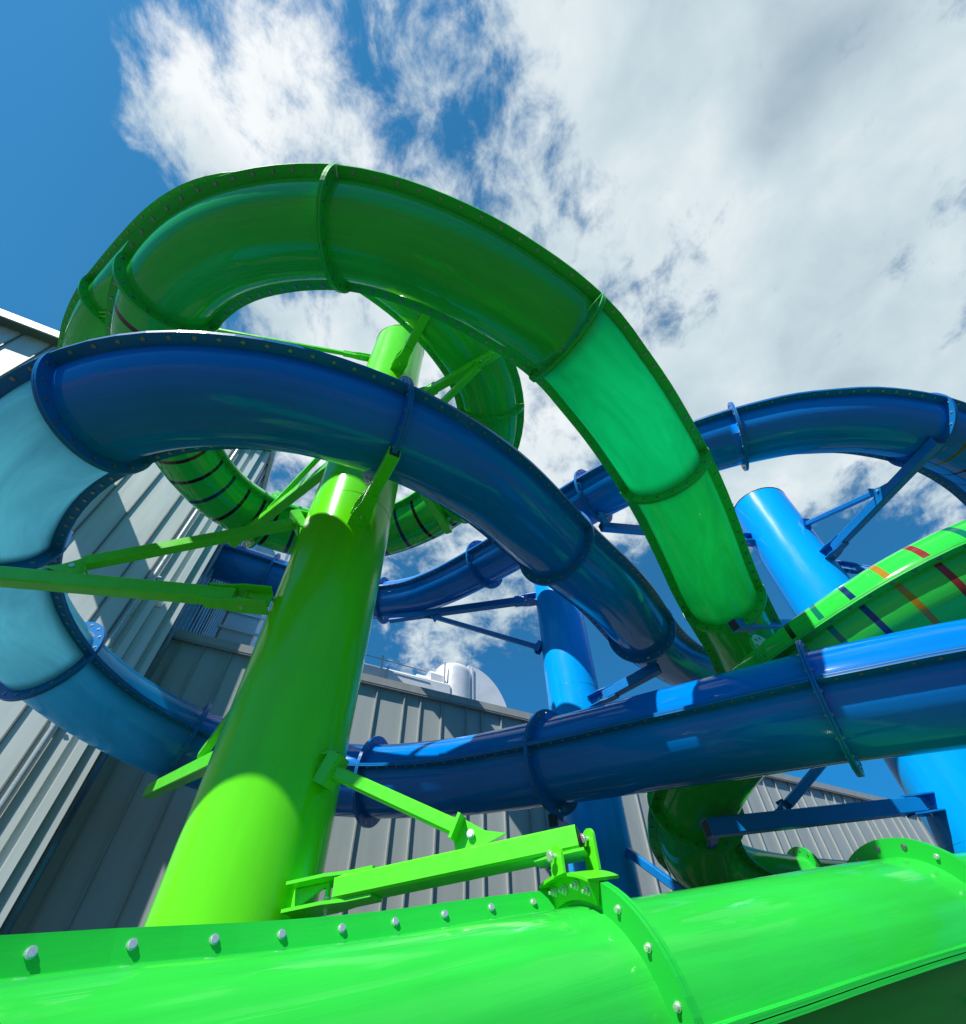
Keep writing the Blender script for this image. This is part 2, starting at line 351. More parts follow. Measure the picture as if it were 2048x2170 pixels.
BP = Path(BLUE_PATH); GP = Path(GREEN_PATH)
green_root = empty('green_tube_slide', (0, 0, 0), 'bright green enclosed tube slide spiralling round the green pillar and crossing the foreground', 'water slide')
green_root.location = GP.at(69)
blue_root = empty('blue_tube_slide', (0, 0, 0), 'deep blue enclosed tube slide looping round the pillars, pale see-through panels at left', 'water slide')
blue_root.location = BP.at(60)

H = math.pi / 2
slide(green_root, GP, [
    (0, 'green', 0, None), (5.2, 'green', 0, None), (10.4, 'green', 0, None), (13.8, 'green', 0, None),
    (15.95, 'green', 0, (16.1, .47, .075, FAR)), (20.0, 'green', 0, (20.25, .47, .075, FAR)), (24.95, 'green', 0, None), (27.5, 'green', 0, None),
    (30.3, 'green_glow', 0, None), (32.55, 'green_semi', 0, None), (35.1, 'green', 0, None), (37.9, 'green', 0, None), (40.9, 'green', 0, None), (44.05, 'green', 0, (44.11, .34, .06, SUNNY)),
    (49.95, 'green', 0, None), (52.4, 'green', 0, None), (55.47, 'green', 0, None), (58.1, 'green', 0, None), (61.1, 'green', 0, None), (64, 'green', 0, None), (67.11, 'green', 0, None),
    (69.975, 'green', R(75.3), None), (72.9, 'green', 0, None), (74.9, 'green', 0, None)], 'green_flange', .2)
slide(blue_root, BP, [
    (3.2, 'blue', 0, None), (6.4, 'blue', 0, None), (9.5, 'blue', 0, None), (12.75, 'blue', 0, None), (16.0, 'blue', 0, None), (18.8, 'blue', 0, None), (21.55, 'blue', 0, (21.9, .42, .06, DUSK)),
    (25, 'blue', 0, None), (28.5, 'blue', 0, None), (32, 'blue', 0, None), (35.6, 'blue', 0, None), (38.65, 'blue', 0, None), (41.65, 'blue', 0, None),
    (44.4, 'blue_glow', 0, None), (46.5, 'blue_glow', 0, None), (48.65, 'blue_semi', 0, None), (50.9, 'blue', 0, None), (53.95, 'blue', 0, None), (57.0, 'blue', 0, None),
    (60.2, 'blue', 0, None), (63, 'blue', 0, None), (65.8, 'blue', 0, None)], 'blue_flange', .175)

# ------------------------------------------------------------------ pillars with their arms
Z = Vector((0, 0, 1))
def pillar(root, x, y, r, top, m):
    mb = MB(); mb.cyl((x, y, .03), (x, y, top), r, 72, cap=False)
    o = mb.build('column', m, root)
    b = MB(); b.cyl((x, y, top), (x, y, top + .02), r + .006, 72); b.build('cap', M['rim_and_hollow'], root)
    b = MB(); b.cyl((x, y, 0), (x, y, .03), r + .22, 48); b.build('base_plate', m, root)
    for z in np.arange(6.1 if r < .51 else 3.4, top - .5, 3.1):
        w = MB(); n = 72; V = []
        for i in range(n):
            a = math.tau * i / n; d = Vector((math.cos(a), math.sin(a), 0))
            for rr, hh in ((r - .003, -.008), (r + .004, 0), (r - .003, .008)): V.append(Vector((x, y, z)) + d * rr + Z * hh)
        w.add(V, [(3 * i + e, 3 * ((i + 1) % n) + e, 3 * ((i + 1) % n) + e + 1, 3 * i + e + 1) for i in range(n) for e in (0, 1)], 0, None, True)
        w.build('weld_seam', m, root)
    return o

def bolt_at(p, ax, parent, k=1.0):
    o = bpy.data.objects.new('bolt', _b if k <= 1.0 else _bs); link(o, parent)
    off = Vector((0, 0, 0)); q = parent
    while q is not None: off += q.location; q = q.parent
    o.matrix_local = Matrix.Translation(Vector(p) - off) @ Vector(ax).to_track_quat('Z', 'Y').to_matrix().to_4x4() @ Matrix.Diagonal((k, k, 1, 1))
    return o

def beam(root, A, B, m, w=.15, h=.17, name='support_arm', fork=True, toplug=None, pad=.0):
    """box beam from the pillar (A) to its tip (B); fork plates at the pillar, lug at the tip"""
    A = Vector(A); B = Vector(B); t = (B - A).normalized(); s = t.cross(Z).normalized(); u = s.cross(t).normalized()
    g = .26 if fork else .0
    mb = MB(); a = A + t * g
    mb.rbox((a + B) / 2, t * (B - a).length / 2, s * w / 2, u * h / 2)
    # dark plate on the tip, painting the shade inside the hollow section
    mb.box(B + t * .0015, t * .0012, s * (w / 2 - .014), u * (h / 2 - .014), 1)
    if fork:
        f1_, f2_ = min(w * .8, .115), min(w * .55, .075)
        for sg in (-1, 1):
            q = [A + s * f1_ - t * .06, A + s * f1_ + t * .2, A + s * f2_ + t * .34, A + s * f2_ + t * .5,
                 A - s * f2_ + t * .5, A - s * f2_ + t * .34, A - s * f1_ + t * .2, A - s * f1_ - t * .06]
            mb.prism([p + u * (sg * (h / 2 + .001) if sg > 0 else -(h / 2 + .019)) for p in q], u * .018)
        mb.prism([A - t * .07 + u * (h / 2 - .002) - s * .01, A + t * .19 + u * (h / 2 - .002) - s * .01, A - t * .07 - u * (h / 2 - .002) - s * .01], s * .02)
        mb.cyl(A + t * .17 - u * (h / 2 - .001), A + t * .17 + u * (h / 2 - .001), .017, 12)
    o = mb.build(name, [m, M['rim_and_hollow']], root)
    if fork:
        bolt_at(A + t * .17 - u * (h / 2 - .012), -u, o, 1.0)
    if toplug is not None:
        L = Vector(toplug); base = B - t * .12; l = MB()
        d = (L - base); hh = d.length
        l.prism([base - t * .08 + u * .02, base + t * .08 + u * .02, L + t * .045, L - t * .045], s * .02)
        l.prism([base - t * .08 + u * .02 - s * .07, base + t * .08 + u * .02 - s * .07, L + t * .045 - s * .07, L - t * .045 - s * .07], s * .02)
        l.build('lug', m, o)
        bolt_at(L - d * .15 + s * .02, s, o, 1.1)
    return o

def brace(root, A, B, m, arm_dir, w=.085, gus=.22):
    """thinner box brace from the pillar (A) down or across to a gusset plate on the arm (B)"""
    A = Vector(A); B = Vector(B); t = (B - A).normalized(); s = t.cross(Z).normalized(); u = s.cross(t).normalized()
    mb = MB(); e = B - t * .12
    mb.rbox((A + t * .1 + e) / 2, t * (e - A - t * .1).length / 2, s * w / 2, u * w / 2)
    mb.box(A + t * .1, t * .01, s * (w * .75), u * (w * 1.25))
    for sg in (-1, 1): mb.box(A + t * .05 + s * (sg * w * .75), t * .05, s * .008, u * (w * 1.25))
    th = Vector((t.x, t.y, 0)).normalized()
    mb.box(A - th * .0 + Z * (w * 1.05), th * .1, s * (w * .62), Z * .008)
    mb.prism([A - th * .1 + Z * (w * 1.0) - s * .008, A + th * .08 + Z * (w * 1.0) - s * .008, A - th * .1 - Z * (w * 1.2) - s * .008], s * .016)
    mb.cyl(A + t * .02 + u * .01, A + t * .1 + u * .01, .02, 10)
    mb.prism([e - u * w * .8, e + u * w * .8, e + u * w * .8 + t * .02, e - u * w * .8 + t * .02], s * w * 1.2)
    o = mb.build('brace', m, root)
    g = MB(); ad = Vector(arm_dir).normalized()
    g.prism([e + u * w * .7 + s * .006, B + t * .05 + u * .05 + s * .006, B + ad * gus * .9 - Z * .02 + s * .006, B - ad * gus * .5 - Z * .1 + s * .006, e - u * w * .7 + s * .006], s * .016)
    g.build('gusset_plate', m, o)
    bolt_at(B - t * .02 + s * .016, s, o, 1.15)
    return o

GPX, GPY = -1.66, 3.99
gp = empty('support_pillar', (GPX, GPY, 0), 'thick green steel pillar standing inside the stacked green and blue loops', 'pillar', 'steel pillars carrying the slides')
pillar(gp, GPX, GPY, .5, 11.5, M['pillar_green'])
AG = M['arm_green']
# near arm to the foreground tube
NA, NB = Vector((-1.16, 3.72, 2.31)), Vector((.505, 3.19, 2.445))
na = beam(gp, NA, NB, AG, .19, .115)
brace(gp, (-1.2, 3.74, 3.08), (-.09, 3.40, 2.53), AG, NB - NA, .088)
# left arm to the pale blue loop and its brace
beam(gp, (-2.12, 3.62, 4.58), (-5.0, 2.98, 4.5), AG, .13, .15)
brace(gp, (-2.14, 3.80, 5.9), (-3.80, 3.20, 4.68), AG, (-1, -.2, 0), .11)
# far-left arm under the pale blue loop
beam(gp, (-2.0, 4.36, 3.62), (-4.68, 7.2, 4.2), AG, .14, .17, toplug=BP.at(50.9) - Vector((0, 0, .56)))
brace(gp, (-2.10, 4.24, 4.45), (-3.45, 5.92, 4.06), AG, (-.7, .7, .14), .09)
# arm up to the front of the blue loop
c, T, sd, up = BP.frame(41.65)
beam(gp, (-1.40, 3.57, 5.64), (-.86, 2.66, 5.62), AG, .13, .15, toplug=Vector((-.93, 2.72, 5.95)))
# arms under the striped far loop
beam(gp, (-2.1, 4.23, 8.02), (-4.66, 6.22, 8.1), AG, .15, .18, toplug=GP.at(20.0) - Vector((0, 0, .56)))
brace(gp, (-2.12, 4.18, 9.1), (-3.94, 5.66, 8.24), AG, (-.79, .61, 0), .085)
beam(gp, (-1.5, 4.48, 8.6), (-.68, 6.5, 8.6), AG, .14, .17, toplug=GP.at(15.95) - Vector((0, 0, .56)))
# arms at the top of the pillar
beam(gp, (-2.13, 3.83, 10.7), (-5.9, 2.75, 10.15), AG, .07, .08, toplug=GP.at(5.2) - Vector((0, 0, .56)))
brace(gp, (-2.12, 3.8, 8.9), (-4.25, 3.2, 10.28), AG, (-1, -.3, 0), .09)
beam(gp, (-1.42, 3.54, 9.55), (-.72, 2.45, 9.4), AG, .14, .16, toplug=GP.at(10.4) - Vector((0, 0, .56)))
beam(gp, (-1.17, 3.88, 8.98), (.34, 3.06, 9.05), AG, .13, .16)
brace(gp, (-1.17, 4.0, 8.0), (.06, 3.2, 8.94), AG, (1, -.6, 0), .1)

# saddle bracket on the near joint flange, with the two lugs that carry it from the arm tip
c, T, sd, up = GP.frame(69.975); T2 = -T                           # T2 points uphill, away to the right
sb = MB(); n = 14; half = 20; rng = [R(97 - half + 2 * half * i / n) for i in range(n + 1)]
V = []
for a in rng:
    d = math.cos(a) * sd + math.sin(a) * up
    V += [c + d * .525 - T2 * .042, c + d * .628 - T2 * .042, c + d * .628 - T2 * .027, c + d * .525 - T2 * .027]
ARC = [(4 * i + e, 4 * (i + 1) + e, 4 * (i + 1) + (e + 1) % 4, 4 * i + (e + 1) % 4) for i in range(n) for e in range(4)] + [(0, 1, 2, 3), tuple(4 * n + e for e in (3, 2, 1, 0))]
sb.add(V, ARC)
V = []
for a in rng:
    d = math.cos(a) * sd + math.sin(a) * up
    V += [c + d * .626 - T2 * .1, c + d * .64 - T2 * .1, c + d * .64 + T2 * .1, c + d * .626 + T2 * .1]
sb.add(V, ARC)
for a in (rng[0], rng[-1]):
    d = math.cos(a) * sd + math.sin(a) * up
    sb.prism([c + d * .53 - T2 * .04, c + d * .628 - T2 * .095, c + d * .628 - T2 * .04], (d.cross(T2)).normalized() * .012)
sbo = sb.build('saddle_bracket', AG, na)
for k in (-15, -6, 5, 14):
    a = R(97 + k); d = math.cos(a) * sd + math.sin(a) * up; bolt_at(c + d * (.573 + .012 * (k % 2)) - T2 * .022, -T2, sbo, 1.0)
at_ = (NB - NA).normalized(); as_ = at_.cross(Z).normalized(); low = NB - Z * .06
pl = MB(); pl.prism([low - at_ * .26 - as_ * .075, low - at_ * .02 - as_ * .1, low + at_ * .03 - as_ * .1, low + at_ * .03 + as_ * .1, low - at_ * .02 + as_ * .1, low - at_ * .26 + as_ * .075], Z * -.014)
pl.build('tip_plate', AG, na)
bolt_at(low - at_ * .16 - Z * .03, Z, na, 1.5)
a97 = R(97); d97 = math.cos(a97) * sd + math.sin(a97) * up
for off, topz, lean in ((-.12, low.z - .03, 0), (.115, low.z + .075, 0)):
    lg = MB(); ft = c + d97 * .632 + T2 * off; top = Vector((ft.x, ft.y, topz)) - at_ * lean; hv = top - ft; hh = hv.length; hu = hv.normalized()
    if hh < .06: top = ft + hu * .06
    sv = (sd - hu * sd.dot(hu)).normalized()
    out_ = [ft - sv * .056, ft + sv * .056] + [top + (math.cos(R(q)) * .05) * sv + (math.sin(R(q)) * .045) * hu for q in range(0, 181, 20)]
    lg.prism(out_, T2 * .016); lo = lg.build('lug', AG, sbo)
    bolt_at(top - hu * .005 - T2 * .012, -T2, lo, 1.35)

AB = M['arm_blue']
MX, MY = 1.73, 9.14
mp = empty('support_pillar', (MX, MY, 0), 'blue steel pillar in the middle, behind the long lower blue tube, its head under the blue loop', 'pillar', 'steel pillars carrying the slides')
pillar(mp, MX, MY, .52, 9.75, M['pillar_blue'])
beam(mp, (1.2, 9.15, 8.98), (-2.45, 10.12, 9.22), AB, .15, .18, toplug=BP.at(9.5) - Vector((0, 0, .56)))
brace(mp, (1.2, 9.12, 7.6), (-1.35, 9.83, 9.06), AB, (-1, .27, .07), .1)
beam(mp, (2.0, 8.65, 6.1), (3.02, 7.66, 6.2), AB, .15, .19, toplug=BP.at(35.6) - Vector((0, 0, .56)))
beam(mp, (1.5, 8.66, 3.72), (.78, 6.8, 3.62), AB, .13, .16, toplug=BP.at(57.0) - Vector((0, 0, .56)))
beam(mp, (2.08, 8.72, 3.75), (2.6, 7.75, 2.95), AB, .09, .11, fork=False)

RX, RY = 6.45, 7.38
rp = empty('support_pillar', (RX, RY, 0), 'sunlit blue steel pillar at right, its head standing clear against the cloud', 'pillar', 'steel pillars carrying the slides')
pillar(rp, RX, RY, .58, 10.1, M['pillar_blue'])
beam(rp, (6.6, 6.84, 8.0), (6.95, 4.1, 7.78), AB, .14, .17, toplug=BP.at(21.55) - Vector((0, 0, .54)))
brace(rp, (6.64, 6.86, 8.9), (6.76, 5.2, 7.96), AB, (.13, -1, -.08), .09)
beam(rp, (5.9, 7.5, 9.15), (2.3, 6.42, 8.52), AB, .14, .17, toplug=BP.at(16.0) - Vector((0, 0, .56)))
brace(rp, (5.95, 7.6, 10.4), (4.2, 7.0, 8.95), AB, (-1, -.3, -.15), .08)
beam(rp, (6.95, 7.08, 7.95), (8.6, 6.0, 6.2), AB, .1, .12)
beam(rp, (5.9, 7.3, 6.75), (3.55, 5.8, 5.72), AB, .14, .16, toplug=GP.at(35.1) - Vector((0, 0, .56)))
beam(rp, (5.9, 7.5, 5.6), (5.3, 8.2, 6.4), AB, .08, .1)
beam(rp, (5.92, 7.25, 3.85), (2.5, 6.46, 3.4), AB, .15, .18, toplug=GP.at(52.4) - Vector((0, 0, .56)))
brace(rp, (5.92, 7.35, 5.2), (3.62, 6.74, 3.66), AB, (-1, -.23, -.13), .1)

# ------------------------------------------------------------------ buildings
D = Vector((.88400562, .46747626, 0)); N = Vector((-.46747626, .88400562, 0)); ND = 9.834787
K0 = D * (-6.19779032 * .88400562 + 7.84776371 * .46747626)      # foot of the corner along the wall line
def W(a, n, z): return K0 + D * a + N * (ND + n) + Z * z
tb = empty('tall_building', W(0, 0, 0), 'tall pale metal-clad building at left with a white roof edge', 'building')
def roofz(a): return 13.85 + min(1.15, max(0, -a) * .23)
fw = MB()
av = [0, -2.5, -5, -22]
for i in range(3):
    a0, a1 = av[i], av[i + 1]
    fw.add([W(a0, 0, 0), W(a1, 0, 0), W(a1, 0, roofz(a1)), W(a0, 0, roofz(a0))], [(0, 1, 2, 3)])
seams = []; a = -.9; gi = 0; gaps = (.39, .68, .55)
while a > -20: seams.append(a); a -= gaps[gi % 3]; gi += 1
for a in seams: fw.box(W(a, -.022, roofz(a) / 2), D * .013, N * .022, Z * (roofz(a) / 2 - .02), 1)
for z0 in (7.78,): fw.box(W(-.36, -.0035, z0), D * .1, N * .003, Z * .006, 1)
fw.build('clad_wall', [M['wall_light'], M['rib']], tb)
for a0, a1, d in ((-.6, -.47, .05), (-.33, -.2, .11), (-.1, 0, .05)):
    ct = MB(); ct.box(W((a0 + a1) / 2, -d / 2 - .001, 6.9), D * ((a1 - a0) / 2), N * (d / 2), Z * 6.88)
    ct.build('corner_trim', M['wall_light'], tb)
cw = MB(); per = .52; nn = 0.05; prof = []
while nn < 14:
    prof += [(nn, 0), (nn + .2, 0), (nn + .26, .12), (nn + .46, .12)]; nn += per
V = []
for nv, dv in prof: V += [W(-dv + .001, nv, 0), W(-dv + .001, nv, 13.8)]
cw.add(V, [(2 * i, 2 * i + 2, 2 * i + 3, 2 * i + 1) for i in range(len(prof) - 1)])
cw.build('corrugated_wall', M['wall_dark'], tb)
bw = MB()
bw.add([W(-22, 0, 0), W(-22, 14, 0), W(-22, 14, 15), W(-22, 0, 15)], [(0, 1, 2, 3)])
bw.add([W(-22, 14, 0), W(0, 14, 0), W(0, 14, 13.8), W(-22, 14, 15)], [(0, 1, 2, 3)])
bw.build('rear_wall', M['wall_light'], tb)
rf = MB(); rf.add([W(0, 0, 13.84), W(0, 14, 13.84), W(-5, 14, 14.98), W(-5, 0, 14.98), W(-22, 14, 14.98), W(-22, 0, 14.98)], [(0, 1, 2, 3), (3, 2, 4, 5)])
rf.build('roof', M['roof'], tb)
fs = MB()
for i in range(3):
    a0, a1 = av[i], av[i + 1]; c0 = W(a0, -.16, roofz(a0) - .13); c1 = W(a1, -.16, roofz(a1) - .13)
    fs.box((c0 + c1) / 2, (c1 - c0) / 2, N * .16, Z * .14)
    fs.box((c0 + c1) / 2 - Z * .16, (c1 - c0) / 2, N * .12, Z * .018, 1)
fs.box(W(.06, 7, 13.75), D * .055, N * 7, Z * .1)
fs.build('roof_edge', [M['fascia'], M['soffit']], tb)
dp = MB(); dp.cyl(W(-.76, -.085, .2), W(-.76, -.085, 13.4), .055, 20)
dpo = dp.build('downpipe', M['pipe'], tb)
for z in (2.2, 5.3, 8.4, 11.5):
    b = MB(); b.box(W(-.76, -.03, z), D * .075, N * .03, Z * .02); b.box(W(-.66, -.11, z), D * .03, N * .012, Z * .012); b.build('bracket', M['zinc'], dpo)

lb = empty('low_building', W(6, .7, 0), 'lower grey building with upright seams across its wall, behind the pillars', 'building')
LN = .7; zt = 7.66
lw = MB()
lw.add([W(0, LN, 0), W(48, LN, 0), W(48, LN, zt), W(0, LN, zt)], [(3, 2, 1, 0)])
gaps = (.675, .416, .551); x = 4.46
while x > .1: x -= sum(gaps)
gi = 0
while x < 47.5:
    if x > .1: lw.box(W(x, LN - .026, zt / 2), D * .014, N * .026, Z * (zt / 2 - .02), 1)
    x += gaps[gi % 3]; gi += 1
lw.add([W(48, LN, 0), W(48, 20, 0), W(48, 20, zt), W(48, LN, zt)], [(0, 1, 2, 3)])
lw.add([W(0, 20, 0), W(48, 20, 0), W(48, 20, zt), W(0, 20, zt)], [(0, 1, 2, 3)])
lw.build('clad_wall', [M['wall_grey'], M['rib_grey']], lb)
cp = MB(); cp.box(W(24.03, LN - .03, zt + .03), D * 24, N * .08, Z * .09); cp.build('roof_cap', M['cap'], lb)
cp = MB(); cp.box(W(24.03, LN - .05, zt - .08), D * 24, N * .05, Z * .018); cp.build('drip_edge', M['cap'], lb)
lr = MB(); lr.box(W(24.03, 10.5, zt - .06), D * 23.9, N * 9.7, Z * .05); lr.build('roof', M['roof'], lb)

# ducts on the lower roof
DN = 1.7
dt = empty('roof_duct', W(6, DN, zt), 'silver sheet-metal duct with a rounded elbow lying on the grey roof edge', 'duct')
d1 = MB(); d1.rbox(W(4.35, DN + .45, 8.23), D * 2.4, N * .45, Z * .55, 0, .08); d1.build('duct_run', M['duct'], dt)
cx, cz = 7.4, 7.95
def dome(t): return (cx + 1.35 * math.cos(t), cz + 1.66 * math.sin(t))
d2 = MB(); d2.prism([W(dome(R(90 - 90 * i / 18))[0], DN + .2, dome(R(90 - 90 * i / 18))[1]) for i in range(19)] + [W(cx, DN + .2, cz)], N * 1.0); d2.build('elbow', M['duct'], dt)
d5 = MB(); V = []; n = 48; prof = [(.56, 7.75), (.56, 8.55), (.56, 9.3)] + [(.56 - .14 * (1 - math.cos(R(90 * k / 6))), 9.3 + .22 * math.sin(R(90 * k / 6))) for k in range(1, 7)] + [(.2, 9.56), (0, 9.57)]
for r_, z_ in prof:
    for i in range(n): V.append(W(7.05 + r_ * math.cos(math.tau * i / n), DN + .55 + r_ * math.sin(math.tau * i / n), z_))
d5.add(V, [(k * n + i, k * n + (i + 1) % n, (k + 1) * n + (i + 1) % n, (k + 1) * n + i) for k in range(len(prof) - 1) for i in range(n)], 0, None, True)
d5.build('round_casing', M['duct'], dt)
for a, hz in ((6.38, .66), (6.0, .56)):
    d7 = MB(); d7.rbox(W(a, DN + .55, 7.8 + hz), D * .2, N * .48, Z * hz, 0, .14); d7.build('transition', M['duct'], dt)
for a, zz, n0, hh in ((3.0, 8.23, 0, .56), (4.9, 8.23, 0, .56), (6.58, 8.6, .05, .8), (7.52, 8.72, .17, .82)):
    b = MB(); b.box(W(a, DN + n0 - .008, zz), D * .028, N * .012, Z * hh); b.build('strap', M['strap'], dt)
b = MB(); b.cyl(W(2.0, DN - .1, 8.98), W(5.95, DN - .1, 8.86), .013, 8); b.build('hand_line', M['zinc_dull'], dt)
for a in (3.05, 4.7):
    b = MB(); b.box(W(a, DN - .1, 8.6), D * .022, N * .022, Z * .42); b.build('line_post', M['strap'], dt)

ed = empty('exhaust_duct', W(.9, 3.4, zt), 'tall silver exhaust duct standing in the corner of the roof behind the green pillar', 'duct')
d3 = MB(); d3.rbox(W(.95, 3.6, 10.4), Z * 2.65, D * .5, N * .45, 0, .08); d3.build('duct_riser', M['duct'], ed)
d4 = MB(); pts = [W(.45 + 1.1 * math.cos(R(90 * i / 12)), 3.1, 11.9 + 1.0 * math.sin(R(90 * i / 12))) for i in range(13)] + [W(.45, 3.1, 11.9)]
d4.prism(pts, N * 1.0); d4.build('elbow', M['duct'], ed)
for z in (9.2, 9.65, 10.2):
    b = MB(); b.box(W(.95, 3.13, z), D * .54, N * .03, Z * .035); b.build('strap', M['zinc'], ed)

# ------------------------------------------------------------------ ground
g = MB(); g.add([(-600, -600, 0), (600, -600, 0), (600, 600, 0), (-600, 600, 0)], [(0, 1, 2, 3)])
go = g.build('ground', M['ground']); go['kind'] = 'structure'

# ------------------------------------------------------------------ sky, clouds, sun
CLOUD_AMP, CLOUD_BIAS, CLOUD_STR = 3.1, -.9, .72
SUN_EL, SUN_AZ = 50, 215.5          # azimuth clockwise from +Y: behind the camera, to the left
w = bpy.data.worlds.new('World'); scene.world = w; w.use_nodes = True
nt = w.node_tree; nt.nodes.clear(); ln = nt.links.new
def node(t, **k):
    n = nt.nodes.new(t)
    for a, b in k.items(): setattr(n, a, b)
    return n
def math_(op, a, b=None, c=None, clamp=False):
    n = node('ShaderNodeMath', operation=op, use_clamp=clamp)
    for i, v in enumerate((a, b, c)):
        if v is None: continue
        if isinstance(v, (int, float)): n.inputs[i].default_value = v
        else: ln(v, n.inputs[i])
    return n.outputs[0]
out = node('ShaderNodeOutputWorld')
sky = node('ShaderNodeTexSky', sky_type='NISHITA', sun_disc=False)
sky.sun_elevation = R(SUN_EL); sky.sun_rotation = R(SUN_AZ); sky.altitude = 50; sky.air_density = 1.0; sky.dust_density = .08; sky.ozone_density = 3.0
hs = node('ShaderNodeHueSaturation'); hs.inputs['Saturation'].default_value = 1.22; hs.inputs['Value'].default_value = 1.0; hs.inputs['Hue'].default_value = .49
ln(sky.outputs['Color'], hs.inputs['Color'])
bg1 = node('ShaderNodeBackground'); bg1.inputs['Strength'].default_value = .115
tint = node('ShaderNodeMix', data_type='RGBA', blend_type='MULTIPLY'); tint.inputs['Factor'].default_value = 1; tint.clamp_result = False; ln(hs.outputs['Color'], tint.inputs['A']); 
sepz = node('ShaderNodeSeparateXYZ'); ln(node('ShaderNodeTexCoord').outputs['Generated'], sepz.inputs[0])
tr_ = node('ShaderNodeValToRGB'); te = tr_.color_ramp.elements; ln(sepz.outputs['Z'], tr_.inputs['Fac'])
te[0].position = 0; te[0].color = (.03, .14, .32, 1); te[1].position = .75; te[1].color = (.55, .98, 1.0, 1)
e_ = te.new(.3); e_.color = (.12, .58, .82, 1)
ln(tr_.outputs['Color'], tint.inputs['B'])
ln(tint.outputs['Result'], bg1.inputs['Color'])
dirv = node('ShaderNodeTexCoord').outputs['Generated']
def blobsum(L):
    tot = None
    for c, k, wt in L:
        vm = node('ShaderNodeVectorMath', operation='DOT_PRODUCT'); ln(dirv, vm.inputs[0]); vm.inputs[1].default_value = c
        e = math_('EXPONENT', math_('MULTIPLY', math_('SUBTRACT', vm.outputs['Value'], 1.0), k))
        t = math_('MULTIPLY', e, wt); tot = t if tot is None else math_('ADD', tot, t)
    return tot
BLOBS = [((0.0198, 0.3528, 0.9355), 3.7, 0.97), ((0.4291, 0.0157, 0.9031), 9.7, 0.6), ((0.5965, 0.3661, 0.7143), 25.6, 0.3), ((-0.5866, -0.0027, 0.8099), 81.1, -0.7), ((-0.6259, 0.1507, 0.7652), 102.6, -0.8), ((-0.6309, -0.0489, 0.7743), 25.6, -0.6), ((-0.5213, -0.0694, 0.8506), 262.6, -0.2), ((0.0058, 0.1099, 0.9939), 262.6, -0.22), ((-0.0402, 0.0023, 0.9992), 410.4, -0.02), ((0.0648, 0.0042, 0.9979), 410.4, -0.2), ((0.1525, 0.0972, 0.9835), 410.4, -0.32), ((0.2264, 0.1619, 0.9605), 536.0, -0.25), ((0.2998, 0.2843, 0.9107), 410.4, -0.3), ((0.3503, 0.3619, 0.8639), 536.0, -0.22), ((0.3771, 0.2008, 0.9042), 410.4, -0.25), ((-0.1102, 0.052, 0.9925), 410.4, -0.1), ((-0.1495, -0.0571, 0.9871), 729.5, -0.05), ((0.6847, 0.3676, 0.6293), 182.4, 0.4), ((0.22, 0.6535, 0.7243), 262.6, 0.2), ((0.081, 0.7866, 0.6122), 410.4, 0.2), ((0.306, 0.6393, 0.7055), 410.4, 0.15), ((-0.3539, -0.0418, 0.9343), 102.6, 0.26), ((-0.4676, 0.0396, 0.8831), 182.4, 0.4), ((-0.2891, 0.0405, 0.9564), 102.6, 0.2), ((-0.3922, 0.0807, 0.9163), 182.4, 0.15), ((-0.4551, -0.0517, 0.889), 262.6, 0.32), ((-0.4493, -0.0896, 0.8889), 262.6, 0.25), ((-0.456, 0.0766, 0.8867), 262.6, 0.2), ((-0.2592, -0.0732, 0.9631), 262.6, 0.1), ((-0.2151, -0.0242, 0.9763), 182.4, 0.1), ((-0.3388, 0.0641, 0.9387), 262.6, 0.02), ((-0.1208, 0.0719, 0.9901), 262.6, -0.06), ((0.4376, 0.0447, 0.8981), 22.7, 0.5), ((0.1002, -0.0696, 0.9925), 134.0, 0.25), ((0.6305, 0.2523, 0.734), 33.5, 0.4), ((0.3123, 0.4341, 0.845), 134.0, 0.2), ((-0.2893, 0.4255, 0.8575), 29.2, 0.5), ((0.0669, 0.6168, 0.7842), 54.3, 0.5), ((0.5143, 0.524, 0.679), 102.6, 0.55), ((-0.0653, 0.8099, 0.583), 182.4, 0.6), ((-0.2467, 0.7214, 0.647), 262.6, 0.4), ((0.1397, 0.812, 0.5667), 729.5, 0.1), ((0.1127, 0.875, 0.4709), 262.6, -0.75), ((0.2906, 0.7333, 0.6147), 262.6, -0.55), ((0.3035, 0.8189, 0.4872), 182.4, -0.5), ((0.599, 0.6053, 0.5243), 182.4, -0.6), ((0.5612, 0.79, 0.2468), 81.1, -0.8), ((0.5055, 0.6704, 0.5432), 410.4, -0.2), ((0.2175, 0.7058, 0.6742), 1050.5, 0.25), ((0.6851, 0.4794, 0.5485), 262.6, 0.35)]
DARK = [((0.4521, -0.0216, 0.8917), 324.2, 0.3), ((0.504, -0.0629, 0.8614), 536.0, 0.25), ((0.4285, 0.0567, 0.9018), 729.5, 0.22), ((0.4556, 0.0245, 0.8899), 729.5, 0.1), ((0.3071, -0.0315, 0.9512), 262.6, 0.1), ((0.6263, 0.0695, 0.7765), 102.6, 0.12), ((0.6679, 0.3351, 0.6646), 182.4, 0.18), ((0.5237, 0.2444, 0.8161), 134.0, 0.1), ((0.4495, 0.1395, 0.8823), 182.4, -0.1), ((-0.3235, -0.0363, 0.9455), 65.7, -0.4), ((-0.2399, 0.5107, 0.8256), 33.5, -0.25), ((0.1754, -0.057, 0.9829), 262.6, -0.15)]
